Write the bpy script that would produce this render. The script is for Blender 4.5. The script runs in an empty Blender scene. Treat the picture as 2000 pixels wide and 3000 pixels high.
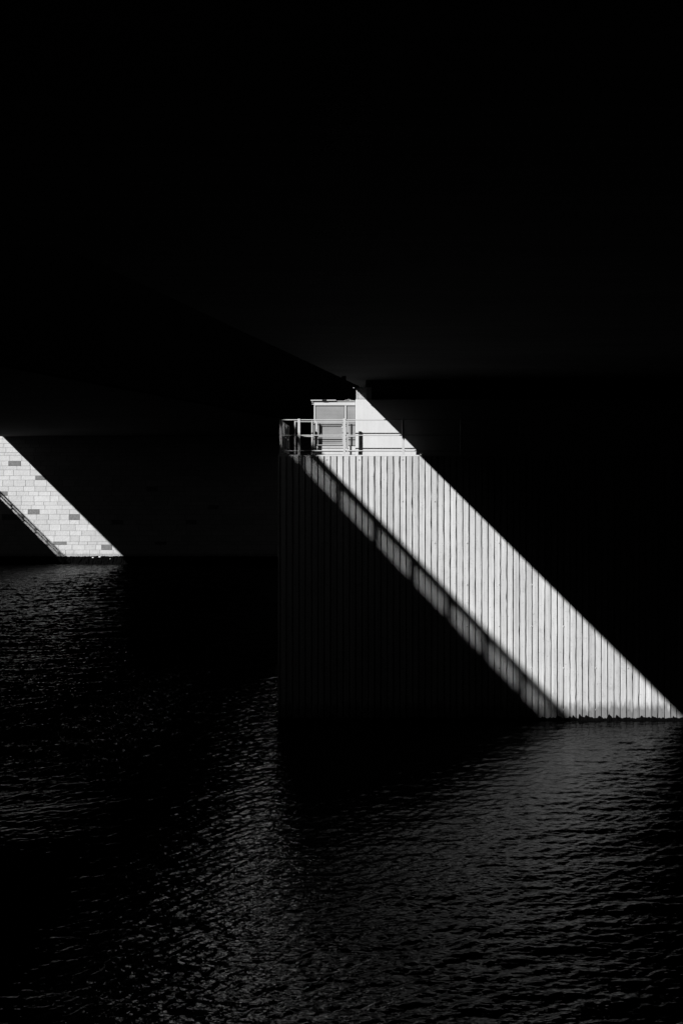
import bpy, bmesh, math, random
import numpy as np
from mathutils import Vector

# ------------------------------------------------------------------ scene, camera, light
sc = bpy.context.scene
col = sc.collection
F, H0 = 2900.0, 7.86            # focal length in photo pixels, eye height above the water
YP, YF = 31.2, 84.0             # distance of the pier face and of the far granite wall
K = 0.20                        # skew of the bridges against the view axis
SUN = Vector((1.0, 1.2, -0.76)).normalized()

cam_d = bpy.data.cameras.new('camera')
cam_d.sensor_fit = 'HORIZONTAL'
cam_d.sensor_width = 24.0
cam_d.lens = F / 2000.0 * 24.0
cam_d.shift_y = -120.0 / 2000.0
cam_d.clip_start, cam_d.clip_end = 0.1, 3000.0
cam = bpy.data.objects.new('camera', cam_d)
cam.location = (0, 0, H0)
cam.rotation_euler = (math.radians(90), 0, 0)
col.objects.link(cam)
sc.camera = cam

world = bpy.data.worlds.new('World')
sc.world = world
world.use_nodes = True
wn = world.node_tree.nodes
wl = world.node_tree.links
sky = wn.new('ShaderNodeTexSky')
sky.sky_type = 'NISHITA'
sky.sun_disc = False
sky.sun_elevation = math.asin(-SUN.z)
sky.sun_rotation = math.atan2(-SUN.x, -SUN.y) % (2 * math.pi)
sky.air_density = 0.4
sky.dust_density = 0.0
grey = wn.new('ShaderNodeSeparateColor')      # black and white through a red filter, which darkens a clear sky
wl.new(sky.outputs[0], grey.inputs[0])
wl.new(grey.outputs[0], wn['Background'].inputs[0])
wn['Background'].inputs[1].default_value = 0.05

sun_d = bpy.data.lights.new('sun', 'SUN')
sun_d.energy = 5.0
sun_d.angle = math.radians(0.5)
sun_d.color = (1, 1, 1)
sun = bpy.data.objects.new('sun', sun_d)
sun.rotation_euler = SUN.to_track_quat('-Z', 'Y').to_euler()
sun.location = (-30, -30, 40)
col.objects.link(sun)

sc.view_settings.view_transform = 'Standard'
sc.view_settings.look = 'None'
sc.view_settings.exposure = 0.45
sc.view_settings.gamma = 1.0
sc.render.engine = 'CYCLES'
sc.cycles.use_denoising = True
sc.cycles.denoiser = 'OPENIMAGEDENOISE'
sc.cycles.denoising_input_passes = 'RGB_ALBEDO_NORMAL'
sc.cycles.denoising_prefilter = 'ACCURATE'
sc.cycles.use_adaptive_sampling = False
sc.cycles.max_bounces = 6
sc.cycles.diffuse_bounces = 3
sc.cycles.caustics_reflective = False
sc.cycles.sample_clamp_indirect = 3.0

rnd = random.Random(7)


def at(px, py, Y):
    """photo pixel at distance Y -> world point"""
    return Vector(((px - 1000.0) * Y / F, Y, H0 + (1380.0 - py) * Y / F))


def cp(cx, cy, Y):
    """pixel of the enlarged study crop (780,1080, 3.136x) -> world"""
    return at(780 + cx / 3.136, 1080 + cy / 3.136, Y)


# ------------------------------------------------------------------ helpers
class MB:
    def __init__(self):
        self.v, self.f, self.m = [], [], []

    def box(self, x0, x1, y0, y1, z0, z1, mi=0, k=0.0, b=0.0):
        """box; k shears it along y (skewed bridges); b bevels by an inset front edge"""
        n = len(self.v)
        for z in (z0, z1):
            for (x, y) in ((x0, y0), (x1, y0), (x1, y1), (x0, y1)):
                self.v.append((x + k * y, y, z))
        self.f += [[n + i for i in q] for q in ((3, 2, 1, 0), (4, 5, 6, 7), (0, 1, 5, 4), (1, 2, 6, 5), (2, 3, 7, 6), (3, 0, 4, 7))]
        self.m += [mi] * 6
        return self

    def top(self, mi):
        self.m[-5] = mi
        return self

    def tube(self, pts, r, seg=10, mi=0):
        pts = [Vector(p) for p in pts]
        n0 = len(self.v)
        for i, p in enumerate(pts):
            a = pts[max(i - 1, 0)]
            c = pts[min(i + 1, len(pts) - 1)]
            d = (c - a).normalized()
            u = d.cross(Vector((0, 0, 1)) if abs(d.z) < 0.9 else Vector((1, 0, 0))).normalized()
            w = d.cross(u)
            for s in range(seg):
                t = 2 * math.pi * s / seg
                self.v.append(tuple(p + r * (math.cos(t) * u + math.sin(t) * w)))
        for i in range(len(pts) - 1):
            for s in range(seg):
                q = (s + 1) % seg
                self.f.append([n0 + i * seg + s, n0 + i * seg + q, n0 + (i + 1) * seg + q, n0 + (i + 1) * seg + s])
                self.m.append(mi)
        self.f.append([n0 + s for s in range(seg)][::-1])
        self.f.append([n0 + (len(pts) - 1) * seg + s for s in range(seg)])
        self.m += [mi, mi]
        return self

    def build(self, name, mats, parent=None, smooth=False, bevel=0.0):
        me = bpy.data.meshes.new(name)
        me.from_pydata([tuple(v) for v in self.v], [], self.f)
        if not isinstance(mats, (list, tuple)):
            mats = [mats]
        for m in mats:
            me.materials.append(m)
        me.polygons.foreach_set('material_index', self.m)
        if smooth:
            me.polygons.foreach_set('use_smooth', [True] * len(me.polygons))
        me.update()
        o = bpy.data.objects.new(name, me)
        col.objects.link(o)
        if bevel:
            bv = o.modifiers.new('bevel', 'BEVEL')
            bv.width = bevel
            bv.segments = 2
            bv.limit_method = 'ANGLE'
        if parent:
            o.parent = parent
            o.matrix_parent_inverse = parent.matrix_world.inverted()
        return o


def tag(o, label, cat, group=None, kind=None):
    if label:
        o['label'] = label
    if cat:
        o['category'] = cat
    if group:
        o['group'] = group
    if kind:
        o['kind'] = kind
    return o


def thing(name, label, cat, loc=(0, 0, 0), group=None):
    o = bpy.data.objects.new(name, None)
    o.location = loc
    o.empty_display_size = 0.2
    col.objects.link(o)
    bpy.context.view_layer.update()
    return tag(o, label, cat, group)


# ------------------------------------------------------------------ materials
def mat(name, base, var=0.0, rough=0.8, noise=(3, 3, 3), detail=6.0, bump=0.0, bump_scale=(30, 30, 30), bump_dist=0.01,
        island=0.0, streak=None, metal=0.0, stain=None, spec=0.3, speck=0.0):
    """grey procedural surface: base reflectance, broad mottling, streaks, a tone per separate block, fine bump"""
    m = bpy.data.materials.new(name)
    m.use_nodes = True
    nt = m.node_tree
    N, L = nt.nodes, nt.links
    bs = N['Principled BSDF']
    tc = N.new('ShaderNodeTexCoord')

    def mapped(scale):
        mp = N.new('ShaderNodeMapping')
        mp.inputs['Scale'].default_value = scale
        L.new(tc.outputs['Object'], mp.inputs[0])
        return mp.outputs[0]

    def nz(scale, det=detail, rgh=0.6):
        t = N.new('ShaderNodeTexNoise')
        t.inputs['Scale'].default_value = 1.0
        t.inputs['Detail'].default_value = det
        t.inputs['Roughness'].default_value = rgh
        L.new(mapped(scale), t.inputs['Vector'])
        return t.outputs['Fac']

    def math_(op, a, b):
        q = N.new('ShaderNodeMath')
        q.operation = op
        for i, x in enumerate((a, b)):
            if isinstance(x, (int, float)):
                q.inputs[i].default_value = x
            else:
                L.new(x, q.inputs[i])
        return q.outputs[0]

    def remap(x, a, b, c, d):
        q = N.new('ShaderNodeMapRange')
        for i, vv in enumerate((a, b, c, d)):
            q.inputs[i + 1].default_value = vv
        L.new(x, q.inputs[0])
        return q.outputs[0]

    fac = None

    def mul(x):
        nonlocal fac
        fac = x if fac is None else math_('MULTIPLY', fac, x)
    if var:
        mul(remap(nz(noise), 0.3, 0.7, 1 - var, 1 + var))
    if streak:
        for scale, amt in streak:
            mul(remap(nz(scale, 4.0), 0.32, 0.68, 1 - amt, 1 + amt))
    if island:
        g = N.new('ShaderNodeNewGeometry')
        mul(remap(g.outputs['Random Per Island'], 0, 1, 1 - island, 1 + island))
    if speck:
        mul(remap(nz((22, 22, 22), 3.0, 0.7), 0.30, 0.39, 1 - speck, 1.0))
        mul(remap(nz((3.1, 3, 2.2), 5.0, 0.75), 0.25, 0.42, 1 - 0.6 * speck, 1.0))
    if stain:                      # (z low, z high, factor): a tide mark with a ragged top
        s = N.new('ShaderNodeSeparateXYZ')
        L.new(tc.outputs['Object'], s.inputs[0])
        zz = math_('ADD', s.outputs['Z'], remap(nz((9, 9, 1.6), 5.0), 0.25, 0.75, -0.22, 0.22))
        mul(remap(zz, stain[0], stain[1], stain[2], 1.0))
    val = math_('MULTIPLY', fac, base) if fac is not None else None
    if val is not None:
        cb = N.new('ShaderNodeCombineColor')
        for i in range(3):
            L.new(val, cb.inputs[i])
        L.new(cb.outputs[0], bs.inputs['Base Color'])
    else:
        bs.inputs['Base Color'].default_value = (base, base, base, 1)
    bs.inputs['Roughness'].default_value = rough
    bs.inputs['Metallic'].default_value = metal
    bs.inputs['Specular IOR Level'].default_value = spec
    if bump:
        bp = N.new('ShaderNodeBump')
        bp.inputs['Strength'].default_value = bump
        bp.inputs['Distance'].default_value = bump_dist
        L.new(nz(bump_scale, 5.0), bp.inputs['Height'])
        L.new(bp.outputs[0], bs.inputs['Normal'])
    return m


M = {}
M['board'] = mat('board_marked_concrete', 0.445, 0.09, 0.9, (1.2, 1.2, 0.9), bump=0.5, bump_scale=(60, 60, 9), bump_dist=0.006,
                 island=0.07, streak=[((17, 3, 0.3), 0.18), ((7, 3, 0.15), 0.05), ((70, 8, 2.5), 0.08)], stain=(0.33, 0.60, 0.40), spec=0.2, speck=0.4)
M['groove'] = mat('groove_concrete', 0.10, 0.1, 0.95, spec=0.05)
M['hole'] = mat('tie_hole_mortar', 0.16, 0.2, 0.9)
M['smooth'] = mat('smooth_concrete', 0.5, 0.035, 0.85, (2.5, 2.5, 1.2), bump=0.15, bump_scale=(45, 45, 30), bump_dist=0.004,
                  streak=[((9, 3, 0.6), 0.03)], spec=0.2, speck=0.18)
M['core'] = mat('pier_concrete', 0.32, 0.1, 0.9, spec=0.1)
M['algae'] = mat('wet_black_algae', 0.0025, 0.4, 0.9, (8, 8, 8), spec=0.0)
M['granite'] = mat('granite', 0.46, 0.06, 0.9, (0.6, 3, 0.6), bump=0.9, bump_scale=(9, 9, 9), bump_dist=0.035,
                   island=0.09, streak=[((5, 3, 4), 0.07)], spec=0.2, stain=(0.55, 0.95, 0.5))
M['dark_granite'] = mat('dark_granite', 0.155, 0.12, 0.9, (3, 3, 3), bump=0.9, bump_scale=(9, 9, 9), bump_dist=0.03, spec=0.2,
                        streak=[((6, 3, 6), 0.2)])
M['mortar'] = mat('mortar', 0.2, 0.15, 0.95, spec=0.05)
M['galv'] = mat('galvanised_steel', 0.42, 0.06, 0.5, (6, 6, 6), spec=0.3)
M['paint'] = mat('pale_painted_steel', 0.46, 0.04, 0.6, (4, 4, 2), spec=0.3, streak=[((18, 4, 1.0), 0.04)])
M['panel'] = mat('grey_sheet_panel', 0.215, 0.09, 0.55, (2.2, 2.2, 2.2), spec=0.3, streak=[((1.0, 2, 14), 0.05), ((40, 2, 40), 0.05)], speck=0.2)
M['dark'] = mat('black_rubber', 0.012, 0.1, 0.7, spec=0.1)
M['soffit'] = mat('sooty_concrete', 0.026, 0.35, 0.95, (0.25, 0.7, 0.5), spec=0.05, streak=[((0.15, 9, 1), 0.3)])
M['glint_clad'] = mat('glint_metal', 0.85, 0.03, 0.52, metal=1.0)  # metal for the added reflector block that throws sun onto the water
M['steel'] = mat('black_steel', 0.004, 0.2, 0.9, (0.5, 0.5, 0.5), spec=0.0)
M['asphalt'] = mat('asphalt', 0.04, 0.2, 0.95, (2, 2, 2), spec=0.05)
M['stone'] = mat('pale_stone', 0.6, 0.1, 0.9, (6, 6, 6))
M['leaf'] = mat('dry_leaf', 0.35, 0.2, 0.8)


def water_mat():
    m = bpy.data.materials.new('river_water')
    m.use_nodes = True
    N, L = m.node_tree.nodes, m.node_tree.links
    b = N['Principled BSDF']
    b.inputs['Base Color'].default_value = (0.0025, 0.0025, 0.0025, 1)
    b.inputs['Roughness'].default_value = 0.03
    b.inputs['IOR'].default_value = 1.333
    tc = N.new('ShaderNodeTexCoord')
    prev = None
    ga = N.new('ShaderNodeAttribute')
    ga.attribute_name = 'gust'
    for scale, rot, dist, st in (((2.6, 5.5, 1), 9, 0.026, 1.0), ((9, 19.0, 1), -7, 0.013, 1.0)):
        mp = N.new('ShaderNodeMapping')
        mp.inputs['Scale'].default_value = scale
        mp.inputs['Rotation'].default_value = (0, 0, math.radians(rot))
        L.new(tc.outputs['Object'], mp.inputs[0])
        n = N.new('ShaderNodeTexNoise')
        n.inputs['Scale'].default_value = 1.0
        n.inputs['Detail'].default_value = 2.0
        n.inputs['Roughness'].default_value = 0.55
        n.inputs['Distortion'].default_value = 0.4
        L.new(mp.outputs[0], n.inputs['Vector'])
        bp = N.new('ShaderNodeBump')
        bp.inputs['Strength'].default_value = st
        dm = N.new('ShaderNodeMath')
        dm.operation = 'MULTIPLY'
        dm.inputs[1].default_value = dist
        L.new(ga.outputs['Fac'], dm.inputs[0])
        L.new(dm.outputs[0], bp.inputs['Distance'])
        L.new(n.outputs['Fac'], bp.inputs['Height'])
        if prev:
            L.new(prev.outputs[0], bp.inputs['Normal'])
        prev = bp
    L.new(prev.outputs[0], b.inputs['Normal'])
    # dark diffuse mixed in to dim the river: about half of the surface reflection is left
    df = N.new('ShaderNodeBsdfDiffuse')
    df.inputs['Color'].default_value = (0.002, 0.002, 0.002, 1)
    mx = N.new('ShaderNodeMixShader')
    mx.inputs[0].default_value = 0.52
    L.new(df.outputs[0], mx.inputs[1])
    L.new(b.outputs[0], mx.inputs[2])
    L.new(mx.outputs[0], N['Material Output'].inputs['Surface'])
    return m


M['water'] = water_mat()


# ------------------------------------------------------------------ water
def make_water():
    ys = [6.0]
    while ys[-1] < YF + 0.4:
        ys.append(ys[-1] + max(0.026, 0.0015 * ys[-1]))
    ys = np.array([-60.0, -30.0, -10.0, 0.0, 3.0] + ys)
    xs = np.concatenate([[-260, -160, -100, -70, -55, -42, -36], np.arange(-33, 20, 0.05), [24, 30, 36, 50, 80, 130, 220]])
    X, Y = np.meshgrid(xs, ys)
    X, Y = X.astype(np.float32), Y.astype(np.float32)
    dy = np.maximum(0.026, 0.0015 * np.abs(Y))
    Z = np.zeros_like(X)
    r = np.random.RandomState(11)
    n = 84
    # patchy gusts modulate the short waves
    gust = 0.8 + 0.35 * np.sin(X * 0.21 + 1.3 * np.sin(Y * 0.11) + 0.7) * np.sin(Y * 0.17 + 0.9 * np.sin(X * 0.13))

    def smooth(v, a, b):
        t = np.clip((v - a) / (b - a), 0, 1)
        return t * t * (3 - 2 * t)
    # sheltered, calmer water on the left
    gust = gust * (1 - 0.88 * smooth(-X, 3.2, 6.0) * smooth(-Y, -27, -18))
    gust = gust * (1 + 2.2 * smooth(-X, 4, 8) * smooth(Y, 21, 31))
    for i in range(n):
        lam = 0.10 * (2.6 / 0.10) ** ((i / (n - 1)) ** 1.15)
        th = math.radians(7 + r.normal(0, 32 if lam < 0.6 else 16))           # crest direction against the x axis
        kk = 2 * math.pi / lam
        kx, ky = -math.sin(th) * kk, math.cos(th) * kk
        slope = 0.046 if lam < 0.24 else 0.046 * (lam / 0.24) ** -0.85
        amp = slope / kk
        fade = np.clip((lam / dy - 2.2) / 2.0, 0, 1)
        ph = kx * X + ky * Y + r.uniform(0, 6.28) + 0.8 * np.sin(0.6 * X / lam ** 0.5 + r.uniform(0, 6.28)) + 0.5 * np.sin(0.45 * Y / lam ** 0.5 + r.uniform(0, 6.28))
        Z += (amp * fade * gust * (np.sin(ph) + 0.25 * np.cos(2 * ph))).astype(np.float32)
    out = (X < -34) | (X > 21) | (Y < 6)
    Z[out] = 0
    V = np.stack([X, Y, Z], -1).reshape(-1, 3).astype(np.float32)
    nr, nc = X.shape
    idx = np.arange(nr * nc).reshape(nr, nc)
    q = np.stack([idx[:-1, :-1], idx[:-1, 1:], idx[1:, 1:], idx[1:, :-1]], -1).reshape(-1, 4).astype(np.int32)
    me = bpy.data.meshes.new('water')
    me.vertices.add(len(V))
    me.vertices.foreach_set('co', V.ravel())
    me.loops.add(q.size)
    me.loops.foreach_set('vertex_index', q.ravel())
    me.polygons.add(len(q))
    me.polygons.foreach_set('loop_start', np.arange(0, q.size, 4, dtype=np.int32))
    me.polygons.foreach_set('use_smooth', np.ones(len(q), dtype=bool))
    me.update(calc_edges=True)
    me.materials.append(M['water'])
    at_ = me.attributes.new('gust', 'FLOAT', 'POINT')
    at_.data.foreach_set('value', gust.astype(np.float32).ravel())
    o = bpy.data.objects.new('water', me)
    col.objects.link(o)
    o['kind'] = 'structure'


make_water()

# river bed and near quay close the place off below and behind
b = MB().box(-300, 300, -80, 120, -6, -5.5)
tag(b.build('river_bed', M['asphalt']), None, None, kind='structure')
b = MB().box(-300, 300, -80, 1.2, -5.4, 6.1)
tag(b.build('quay', M['asphalt']), None, None, kind='structure')

# unseen near abutment behind the photographer, added to keep skylight out
ab = thing('sky_block_abutment', 'unseen abutment wall added behind the viewpoint to keep skylight off the pier', 'sky blocker', (0, -13, 6.1))
MB().box(-300, 300, -16, -13, 6.102, 10.7).build('wall_body', M['asphalt'], ab)
MB().box(-300, 300, -13.3, -12.7, 6.102, 6.5).build('plinth', M['asphalt'], ab)

# ------------------------------------------------------------------ bridges overhead
S1, S2 = 4.565, 0.36             # x'+z of the light slit on the pier
ZS = 10.8
right = thing('concrete_bridge', 'dark concrete bridge deck whose soffit fills the top of the picture above the ribbed pier', 'bridge', (5, 30, ZS))
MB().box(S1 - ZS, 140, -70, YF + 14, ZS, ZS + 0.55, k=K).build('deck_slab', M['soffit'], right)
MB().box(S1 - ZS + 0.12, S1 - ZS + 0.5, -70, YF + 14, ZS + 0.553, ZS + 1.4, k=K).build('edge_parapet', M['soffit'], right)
# small drain spout under the edge: its shadow notches the light on the pier wall
pq = cp(985, 322, YP + 0.72)
uq = (ZS - 0.02 - pq.z) / 0.76
qx, qy = pq.x - uq, pq.y - 1.2 * uq
MB().box(qx - 0.05, qx + 0.09, qy - 0.06, qy + 0.06, ZS - 0.10, ZS - 0.002).build('drain_spout', M['steel'], right)

XG = -15.0
left = thing('girder_bridge', 'black steel girder bridge beside the concrete one, its underside filling the upper left', 'bridge', (-20, 30, ZS))
KL = 0.222
xg = XG - (KL - K) * 13.0
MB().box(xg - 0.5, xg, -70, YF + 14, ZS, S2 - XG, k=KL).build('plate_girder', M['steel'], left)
XL2 = -34.74 - ZS               # far edge of this bridge: upper edge of the light on the granite wall


def skew_slab(xl_, kl_, xr_, kr_, y0, y1, z0, z1):
    """slab between two edges of different skew"""
    b = MB()
    for z in (z0, z1):
        for (x, y) in ((xl_ + kl_ * y0, y0), (xr_ + kr_ * y0, y0), (xr_ + kr_ * y1, y1), (xl_ + kl_ * y1, y1)):
            b.v.append((x, y, z))
    b.f = [[3, 2, 1, 0], [4, 5, 6, 7], [0, 1, 5, 4], [1, 2, 6, 5], [2, 3, 7, 6], [3, 0, 4, 7]]
    b.m = [0] * 6
    return b


# unseen slab added over the near gap to keep skylight off the pier
skew_slab(xg + 0.003, KL, S1 - ZS - 0.003, K, -70, 13.0, ZS + 0.005, ZS + 0.5).build('sky_block_slab', M['soffit'], right)
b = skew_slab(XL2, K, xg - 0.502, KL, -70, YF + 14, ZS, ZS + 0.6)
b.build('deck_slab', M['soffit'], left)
zt = S2 - XG
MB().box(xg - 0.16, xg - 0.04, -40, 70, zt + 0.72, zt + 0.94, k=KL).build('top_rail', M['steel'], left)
b = MB()
y = -30.0
while y < 45:
    b.box(xg - 0.115, xg - 0.095, y, y + 0.028, zt, zt + 0.72, k=KL)
    y += 0.075
o = b.build('baluster_screen', M['steel'], left)
o['kind'] = 'stuff'
y = 17.28 - 1.88 * 20
while y < 38:
    MB().box(xg - 0.20, xg - 0.12, y, y + 0.24, zt, zt + 0.72, k=KL).build('post', M['steel'], left)
    y += 1.88

X3 = -51.0
skew_slab(-51.0 + 0.003, K, XL2 - 0.003, K, -70, 55.0, ZS + 0.005, ZS + 0.5).build('sky_block_slab', M['soffit'], left)  # added unseen blocker: shuts the second gap against skylight
third = thing('distant_bridge', 'further parallel bridge out of frame whose railing shadows the granite wall', 'bridge', (-60, 40, 9))
z3 = -40.39 - X3
MB().box(X3 - 120, X3, -70, YF + 14, z3 - 1.4, z3, k=K).build('deck_slab', M['soffit'], third)
for dz in (0.20, 0.52, 0.81):
    MB().tube([(X3 - 0.1 + K * -20, -20, z3 + dz), (X3 - 0.1 + K * 86, 86, z3 + dz)], 0.075, 8).build('rail', M['steel'], third)
y = 50.0
while y < 86:
    MB().tube([(X3 - 0.1 + K * y, y, z3), (X3 - 0.1 + K * y, y, z3 + 0.8)], 0.05, 8).build('post', M['steel'], third)
    y += 1.6

# ------------------------------------------------------------------ pier
PZ = H0 + (1380 - 1332.5) * YP / F                  # platform level
PL = at(814, 1500, YP).x
PR = 15.5
pier = thing('bridge_pier', 'ribbed pale concrete river pier crossed by a slanting band of sunlight', 'pier', (5, YP, 0))
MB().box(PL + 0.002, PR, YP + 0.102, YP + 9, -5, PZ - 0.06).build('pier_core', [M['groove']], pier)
b = MB()
W = 18.45 * YP / F
x0 = (1005.1 - 1000) * YP / F
i0 = math.floor((PL - x0) / W)
i = i0
gr = 0.016
while x0 + i * W < PR:
    a, c = max(x0 + i * W + gr, PL), min(x0 + (i + 1) * W - gr, PR)
    if c - a > 0.02:
        jit = rnd.uniform(-0.006, 0.006)
        fa, fc = a + rnd.uniform(0, 0.005), c - rnd.uniform(0, 0.005)
        # front face subdivided in z so that edges wander a little, as board-marked concrete does
        zs = np.linspace(-1.2, PZ - 0.045, 46)
        n = len(b.v)
        for z in zs:
            e1, e2 = rnd.gauss(0, 0.004), rnd.gauss(0, 0.004)
            if rnd.random() < 0.08:
                e1 += rnd.uniform(0.004, 0.013)
            if rnd.random() < 0.08:
                e2 -= rnd.uniform(0.004, 0.013)
            yy = YP + jit
            b.v += [(fa - 0.004, YP + 0.10, z), (fa + e1, yy + 0.004, z), (fa + e1 + 0.004, yy, z), (fc + e2 - 0.004, yy, z), (fc + e2, yy + 0.004, z), (fc + 0.004, YP + 0.10, z)]
        for j in range(len(zs) - 1):
            for s in range(5):
                p = n + j * 6 + s
                b.f.append([p, p + 1, p + 7, p + 6])
                b.m.append(0)
        p = n + (len(zs) - 1) * 6
        b.f.append([p, p + 1, p + 2, p + 3, p + 4, p + 5])
        b.m.append(0)
    i += 1
# tie holes: shallow cones on a 1 m by 1.3 m grid
hx, hy = 1051.0, 1347.0
for row in range(7):
    for cc in range(-2, 11):
        p = at(hx + 94.3 * cc + (34 if cc >= 1 else 0), hy + 122.2 * row, YP)
        if not (PL + 0.3 < p.x < PR - 0.3 and p.z > 0.2):
            continue
        n = len(b.v)
        R = 0.026
        for s in range(12):
            t = 2 * math.pi * s / 12
            b.v.append((p.x + R * math.cos(t), YP - 0.009, p.z + R * math.sin(t)))
        for s in range(12):
            t = 2 * math.pi * s / 12
            b.v.append((p.x + R * 1.25 * math.cos(t), YP + 0.004, p.z + R * 1.25 * math.sin(t)))
        for s in range(12):
            t = 2 * math.pi * s / 12
            b.v.append((p.x + R * 0.7 * math.cos(t), YP - 0.0085, p.z + R * 0.7 * math.sin(t)))
        for s in range(12):
            q = (s + 1) % 12
            b.f.append([n + 12 + s, n + 12 + q, n + q, n + s]); b.m.append(0)
            b.f.append([n + s, n + q, n + 24 + q, n + 24 + s]); b.m.append(0)
        b.f.append([n + 24 + s for s in range(12)]); b.m.append(1)
b.build('ribbed_face', [M['board'], M['hole']], pier)
MB().box(PL - 0.005, PR, YP + 0.01, YP + 9, PZ - 0.043, PZ).top(1).build('platform_slab', [M['smooth'], M['asphalt']], pier, bevel=0.006)

# bearing wall on top of the pier
YW = YP + 0.72
wl_ = cp(818, 500, YW).x
wt = cp(818, 281, YW).z
MB().box(wl_, PR - 0.5, YW, YW + 6, PZ + 0.002, PZ + 0.11).build('wall_plinth', M['smooth'], pier, bevel=0.008)
MB().box(wl_ + 0.004, PR - 0.5, YW + 0.015, YW + 6, PZ + 0.112, wt).build('bearing_wall', M['smooth'], pier, bevel=0.018)
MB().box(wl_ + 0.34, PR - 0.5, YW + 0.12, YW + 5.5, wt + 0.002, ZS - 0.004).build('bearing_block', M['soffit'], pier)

# algae and mussels at the waterline
def fringe(x0, x1, y, step, base, amp, thick, seed):
    r = random.Random(seed)
    b = MB()
    xs = np.arange(x0, x1, step)
    h = 0.0
    n = len(b.v)
    lump = 0
    for x in xs:
        lump = max(lump - 0.25, 0)
        if r.random() < 0.09:
            lump = r.uniform(0.3, 1.0)
        h = 0.55 * h + 0.45 * (r.uniform(0, 0.4) + lump) if lump < 0.3 else 0.4 * h + 0.6 * lump * r.uniform(0.7, 1.1)
        zt_ = base + amp * h
        t = thick * (0.4 + h)
        b.v += [(x, y - t * 1.4 * r.uniform(0.8, 1.2), -0.4), (x, y - t * r.uniform(0.8, 1.3), zt_ * 0.55), (x, y - t * 0.5, zt_ * 0.9), (x, y + 0.03, zt_)]
    for i in range(len(xs) - 1):
        for s in range(3):
            p = n + i * 4 + s
            b.f.append([p, p + 4, p + 5, p + 1])
            b.m.append(0)
    return b


fringe(PL, PR, YP - 0.01, 0.022, 0.03, 0.25, 0.05, 3).build('algae_fringe', M['algae'], pier)

# ------------------------------------------------------------------ perforated screen above the wall
ps0, ps1 = cp(826, 278, YW), cp(960, 160, YW)
scr = thing('perforated_screen', 'small perforated metal screen on top of the pale wall, its tip catching the sun', 'screen', (ps0.x, YW + 0.06, ps0.z))
b = MB()
pit = 0.042
nx, nz_ = int((ps1.x - ps0.x) / pit), int((ps1.z - ps0.z) / pit)
for a in range(nx):
    for c in range(nz_):
        cx = ps0.x + 0.03 + (a + 0.5) * pit
        cz = wt + 0.012 + (c + 0.5) * pit
        n = len(b.v)
        sq = []
        for s in range(8):
            t = math.pi / 4 * s
            dx, dz = math.cos(t), math.sin(t)
            mx = max(abs(dx), abs(dz))
            b.v.append((cx + dx / mx * pit / 2, YW + 0.06, cz + dz / mx * pit / 2))
        for s in range(8):
            t = math.pi / 4 * s
            b.v.append((cx + 0.0125 * math.cos(t), YW + 0.06, cz + 0.0125 * math.sin(t)))
        for s in range(8):
            q = (s + 1) % 8
            b.f.append([n + s, n + q, n + 8 + q, n + 8 + s])
            b.m.append(0)
o = b.build('panel', M['paint'], scr)
so = o.modifiers.new('solidify', 'SOLIDIFY')
so.thickness = 0.003
MB().box(ps0.x, ps0.x + 0.028, YW + 0.045, YW + 0.075, wt + 0.002, wt + 0.012 + nz_ * pit).build('frame', M['paint'], scr)
MB().box(ps0.x - 0.10, ps0.x - 0.03, YW + 0.05, YW + 0.08, cp(0, 176, YW).z, cp(0, 169, YW).z).build('bracket', M['paint'], scr)

# dry twigs above the screen
wx = cp(885, 165, YW + 0.3)
b = MB()
for i in range(26):
    a = Vector((wx.x + rnd.uniform(-0.08, 0.16), YW + 0.3 + rnd.uniform(-0.1, 0.1), wt + 0.002 + rnd.uniform(0.0, 0.25)))
    d = Vector((rnd.uniform(-0.5, 0.5), rnd.uniform(-0.3, 0.3), 1)).normalized() * rnd.uniform(0.12, 0.26)
    b.tube([a, a + d * 0.5 + Vector((rnd.uniform(-.02, .02), 0, 0)), a + d], 0.005, 5)
    for j in range(3):
        p = a + d * rnd.uniform(0.3, 1)
        n = len(b.v)
        u = Vector((rnd.uniform(-1, 1), rnd.uniform(-.4, .4), rnd.uniform(-1, 1))).normalized() * 0.03
        w = Vector((rnd.uniform(-1, 1), rnd.uniform(-.4, .4), rnd.uniform(-1, 1))).normalized() * 0.012
        b.v += [p, p + u * 0.5 + w, p + u, p + u * 0.5 - w]
        b.f.append([n, n + 1, n + 2, n + 3]); b.m.append(0)
tag(b.build('dry_weed', M['leaf']), 'wispy dry weed growing behind the perforated screen under the bridge', 'plant')

# ------------------------------------------------------------------ cabin
YC = YP + 0.86
cab = thing('control_cabin', 'small pale steel cabin with grey panels standing behind the railing on the pier', 'cabin', (cp(630, 780, YC).x, YC, PZ))


def slab(x0, x1, y0, y1, Yf, d, zmin=None):
    """box from crop pixels (left, right, top, bottom) with its front at Yf and depth d"""
    a, c = cp(x0, y1, Yf), cp(x1, y0, Yf)
    z0 = a.z if zmin is None else max(a.z, zmin)
    return MB().box(a.x, c.x, Yf, Yf + d, z0, c.z)


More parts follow.
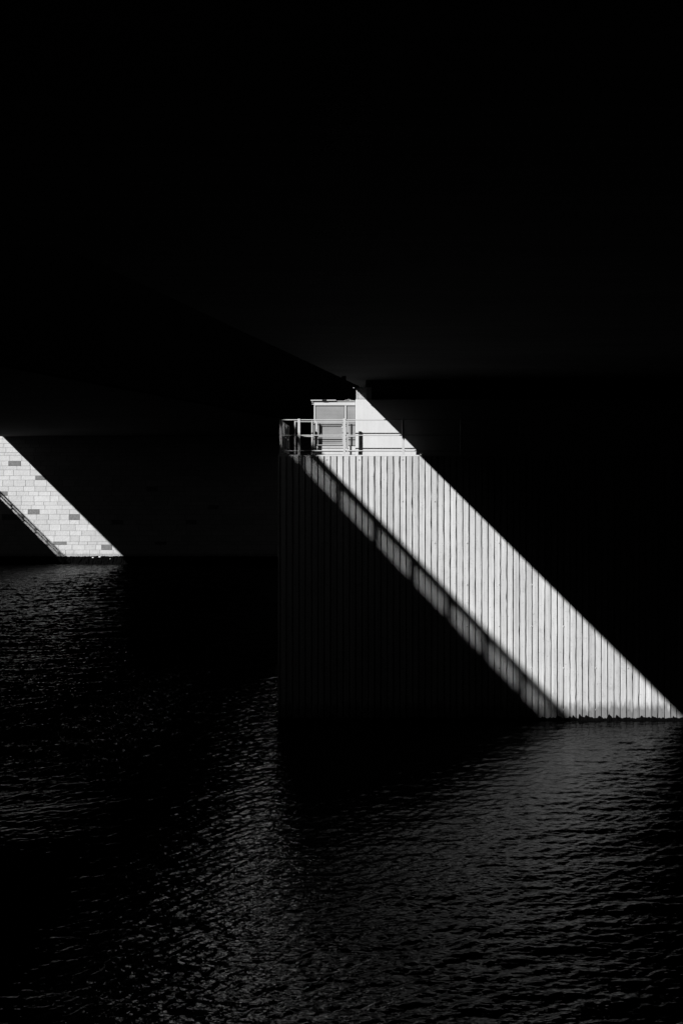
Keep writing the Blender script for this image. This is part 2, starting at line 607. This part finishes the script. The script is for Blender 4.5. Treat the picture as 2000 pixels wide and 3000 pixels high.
slab(437, 900, 336, 790, YC + 0.10, 1.5, PZ + 0.002).build('body', M['dark'], cab)
slab(437, 816.5, 301, 337, YC + 0.01, 0.085, PZ).build('fascia', M['paint'], cab, bevel=0.006)
r_ = slab(424, 900, 294, 300, YC - 0.03, 1.75)
r_.build('roof', M['galv'], cab, bevel=0.003)
slab(437, 449, 338.5, 790, YC + 0.01, 0.085, PZ + 0.002).build('corner_post', M['paint'], cab, bevel=0.004)
slab(720, 734, 338.5, 712, YC + 0.01, 0.085, PZ + 0.002).build('mullion', M['paint'], cab, bevel=0.004)
slab(449.5, 816.5, 712.5, 790, YC + 0.01, 0.085, PZ + 0.002).build('sill', M['paint'], cab, bevel=0.004)
slab(455, 716, 346, 706, YC + 0.03, 0.06).build('door_panel', M['panel'], cab, bevel=0.006)
slab(736, 816.5, 345, 706, YC + 0.045, 0.045).build('side_panel', M['panel'], cab, bevel=0.006)
a, c = cp(408, 291, YC - 0.05), cp(640, 290, YC - 0.05)
slab(690, 708, 520, 545, YC + 0.0, 0.028).build('door_handle', M['galv'], cab, bevel=0.004)
MB().tube([a, c], 0.020, 8).build('conduit', M['galv'], cab)
MB().tube([cp(512, 291, YC - 0.05), cp(553, 291, YC - 0.05)], 0.028, 8).build('conduit_sleeve', M['dark'], cab)
cz = [cp(x, yy, YC + 0.1) for x, yy in ((716, 293), (728, 286), (740, 289), (750, 281), (765, 282), (776, 288), (770, 293), (758, 290), (790, 291), (805, 293))]
MB().tube(cz, 0.006, 6).build('cable', M['galv'], cab)
for yy in (300, 312, 326):
    MB().tube([cp(418, yy, YC + 0.05), cp(436, yy, YC + 0.05)], 0.012, 6).build('bracket', M['galv'], cab)

# ------------------------------------------------------------------ railings
def railing(name, label, Yr, posts, rails, pw, rr, mat_, zlow=PZ + 0.001, square=True, corner=None):
    t = thing(name, label, 'railing', (cp(posts[0][0], 780, Yr).x, Yr, PZ), 'steel railings on the pier platform')
    for (cx, top) in posts:
        p = cp(cx, top, Yr)
        MB().box(p.x - pw, p.x + pw, Yr - pw, Yr + pw, zlow, p.z).build('post', mat_, t, bevel=0.004)
        MB().box(p.x - pw * 1.9, p.x + pw * 1.9, Yr - pw * 1.5, Yr + pw * 1.7, zlow - 0.0005, zlow + 0.012).build('base_plate', mat_, t)
    for nm, cy, xa, xb in rails:
        MB().tube([cp(xa, cy, Yr), cp(xb, cy, Yr)], rr, 10).build(nm, mat_, t, smooth=False)
    return t


YR = YP + 0.10
fr = railing('guard_railing', 'long galvanised guard railing along the front edge of the pier platform', YR,
             [(133, 468), (300, 460), (717, 457), (1257, 457), (1790, 457), (2330, 457)],
             [('top_rail', 470, 133, 2900), ('middle_rail', 612, 133, 2900), ('bottom_rail', 754, 133, 2900)], 0.0385, 0.0165, M['galv'])
# return along the left end of the platform
xl = cp(133, 470, YR).x
for nm, cy in (('side_rail', 470), ('side_rail', 612), ('side_rail', 754)):
    z = cp(0, cy, YR).z
    MB().tube([(xl, YR, z), (xl, YR + 4.5, z)], 0.0165, 8).build(nm, M['galv'], fr)
for yy in (1.5, 3.0, 4.5):
    MB().box(xl - 0.03, xl + 0.03, YR + yy, YR + yy + 0.06, PZ + 0.001, cp(0, 468, YR).z).build('post', M['galv'], fr)

YI = YC - 0.115
railing('inner_railing', 'shorter inner railing close in front of the cabin, ending left of it', YI,
        [(263, 480), (420, 478), (457, 478), (746, 478)],
        [('top_rail', 487, 263, 816), ('middle_rail', 623, 263, 816)], 0.019, 0.014, M['galv'])
g = thing('gate_frame', 'small rectangular tube gate hung in front of the grey cabin door', 'gate', (cp(590, 780, YI).x, YI, PZ))
ga = [cp(468, 497, YI - .03), cp(694, 497, YI - .03), cp(702, 505, YI - .03), cp(702, 692, YI - .03), cp(694, 701, YI - .03), cp(476, 701, YI - .03), cp(468, 692, YI - .03), cp(468, 497, YI - .03)]
MB().tube(ga, 0.011, 8).build('tube_frame', M['galv'], g)
MB().tube([cp(470, 636, YI - .03), cp(700, 636, YI - .03)], 0.007, 8).build('cross_bar', M['galv'], g)
MB().box(cp(455, 0, YI).x, cp(468, 0, YI).x, YI - 0.05, YI - 0.022, cp(0, 560, YI).z, cp(0, 490, YI).z).build('hinge', M['galv'], g)

# ------------------------------------------------------------------ far granite wall
wall = thing('granite_wall', 'granite block river wall on the far bank with scattered dark stones', 'wall', (-15, YF, 0))
MPF = YF / F
edges = [1640, 1624.5, 1611.3, 1596, 1587, 1569.8, 1555.2, 1536.4, 1523.3, 1506.7, 1492.3, 1480.2, 1470, 1452.5, 1439.7, 1424.7, 1406.2, 1393.5, 1376.6, 1364.8, 1350.4, 1334.5, 1325.6, 1310.6, 1299.4, 1286, 1272]
darks = {(1350.4, 1364.8): [(25, 61)], (1393.5, 1406.2): [(104, 134)], (1439.7, 1452.5): [(-14, 22)], (1492.3, 1506.7): [(82, 115.5)],
         (1506.7, 1523.3): [(6, 68), (202, 233.5)], (1523.3, 1536.4): [(328, 361), (545, 575)], (1587, 1596): [(156, 195), (454, 487)], (1596, 1611.3): [(297, 328)],
         (1480.2, 1492.3): [(610, 640)], (1424.7, 1439.7): [(430, 462)]}
b = MB()
rw = random.Random(5)
jt = 0.0055
for i in range(len(edges) - 1):
    lo, hi = edges[i], edges[i + 1]
    z0, z1 = H0 + (1380 - lo) * MPF, H0 + (1380 - hi) * MPF
    dk = sorted(next((v for k_, v in darks.items() if abs(k_[0] - hi) < .5 and abs(k_[1] - lo) < .5), []))
    cuts = []
    x = -1100.0 + rw.uniform(0, 30)
    while x < 1500:
        w = rw.choice([27, 32, 34, 36, 38, 40, 44, 48]) * rw.uniform(0.92, 1.08)
        nxt = [d for d in dk if x <= d[0] - 0.01 < x + w + 12]
        if nxt:
            d = nxt[0]
            if d[0] - x > 8:
                cuts.append((x, d[0], 0))
            cuts.append((d[0], d[1], 1))
            dk.remove(d)
            x = d[1]
        else:
            cuts.append((x, x + w, 0))
            x += w
    for (a, c, m_) in cuts:
        xa, xb = (a - 1000) * MPF, (c - 1000) * MPF
        pr = rw.uniform(0, 0.02) + (0.015 if m_ else 0)
        n = len(b.v)
        x0_, x1_, zz0, zz1 = xa + jt, xb - jt, z0 + jt, z1 - jt
        iv = 0.008
        b.v += [(x0_, YF + 0.02, zz0), (x1_, YF + 0.02, zz0), (x1_, YF + 0.02, zz1), (x0_, YF + 0.02, zz1),
                (x0_ + iv, YF - pr, zz0 + iv), (x1_ - iv, YF - pr, zz0 + iv), (x1_ - iv, YF - pr, zz1 - iv), (x0_ + iv, YF - pr, zz1 - iv)]
        for q in ((4, 5, 6, 7), (0, 1, 5, 4), (1, 2, 6, 5), (2, 3, 7, 6), (3, 0, 4, 7)):
            b.f.append([n + s for s in q])
            b.m.append(m_)
b.build('masonry', [M['granite'], M['dark_granite']], wall)
MB().box(-62, 18, YF + 0.012, YF + 4, -5, ZS + 0.6).build('wall_core', M['mortar'], wall)
zf = H0 + (1380 - 1629) * MPF
fb = MB()
xs = np.arange(-62, 12, 0.10)
rf = random.Random(9)
prof = ((-0.55, -1.0), (-0.50, 0.05), (-0.46, 0.2), (-0.40, 0.36), (-0.30, 0.48), (-0.12, 0.56), (0.06, 0.60))
for x in xs:
    for (py_, pz_) in prof:
        fb.v.append((x + rf.uniform(-0.03, 0.03), YF + py_ + rf.uniform(-0.06, 0.06), pz_ * zf / 0.6 + rf.uniform(-0.06, 0.05)))
for i in range(len(xs) - 1):
    for q in range(6):
        p = i * 7 + q
        fb.f.append([p, p + 7, p + 8, p + 1])
        fb.m.append(0)
fb.build('weedy_footing', M['algae'], wall)


def rock(name, px, py, w, h, seed, label):
    c = at(px, py, YF - 0.34)
    r = random.Random(seed)
    bm = bmesh.new()
    bmesh.ops.create_icosphere(bm, subdivisions=2, radius=1)
    for v in bm.verts:
        s = r.uniform(0.8, 1.15)
        v.co = Vector((v.co.x * w * s, v.co.y * w * 0.7 * s, v.co.z * h * s))
    me = bpy.data.meshes.new(name)
    bm.to_mesh(me)
    bm.free()
    me.materials.append(M['stone'])
    o = bpy.data.objects.new(name, me)
    o.location = c
    col.objects.link(o)
    return tag(o, label, 'stone', 'pale stones on the wall footing')


rock('pale_stone', 272, 1633.5, 0.08, 0.05, 1, 'small pale stone lying on the dark weedy footing, left of the larger one')
rock('pale_stone', 292, 1631.5, 0.11, 0.06, 2, 'largest bright pale stone lying on the dark weedy wall footing')
rock('pale_stone', 323, 1637.5, 0.045, 0.035, 3, 'tiny pale stone on the weedy footing nearest the lit corner of the wall')


# ------------------------------------------------------------------ invented unseen block on the far bank, added to give the river its glints
tower = thing('glint_tower', 'added metal block hidden behind the bridges, throwing sun glints into the river', 'reflector', (-6, 114, 0))
MB().box(-24, 12, 112, 128, -1, 62).build('wall', M['glint_clad'], tower)
for k_ in range(14):
    MB().box(-23.5, 11.5, 111.9, 111.997, 11.5 + k_ * 3.6, 13.4 + k_ * 3.6).build('glint_break_band', M['dark'], tower)  # dark strips added to break up the reflected glints
tower.rotation_euler = (0, 0, -math.radians(16))        # its front catches the sun
MB().box(-60, 60, 89, 140, -5, 4.5).build('bank', M['asphalt'], None)['kind'] = 'structure'
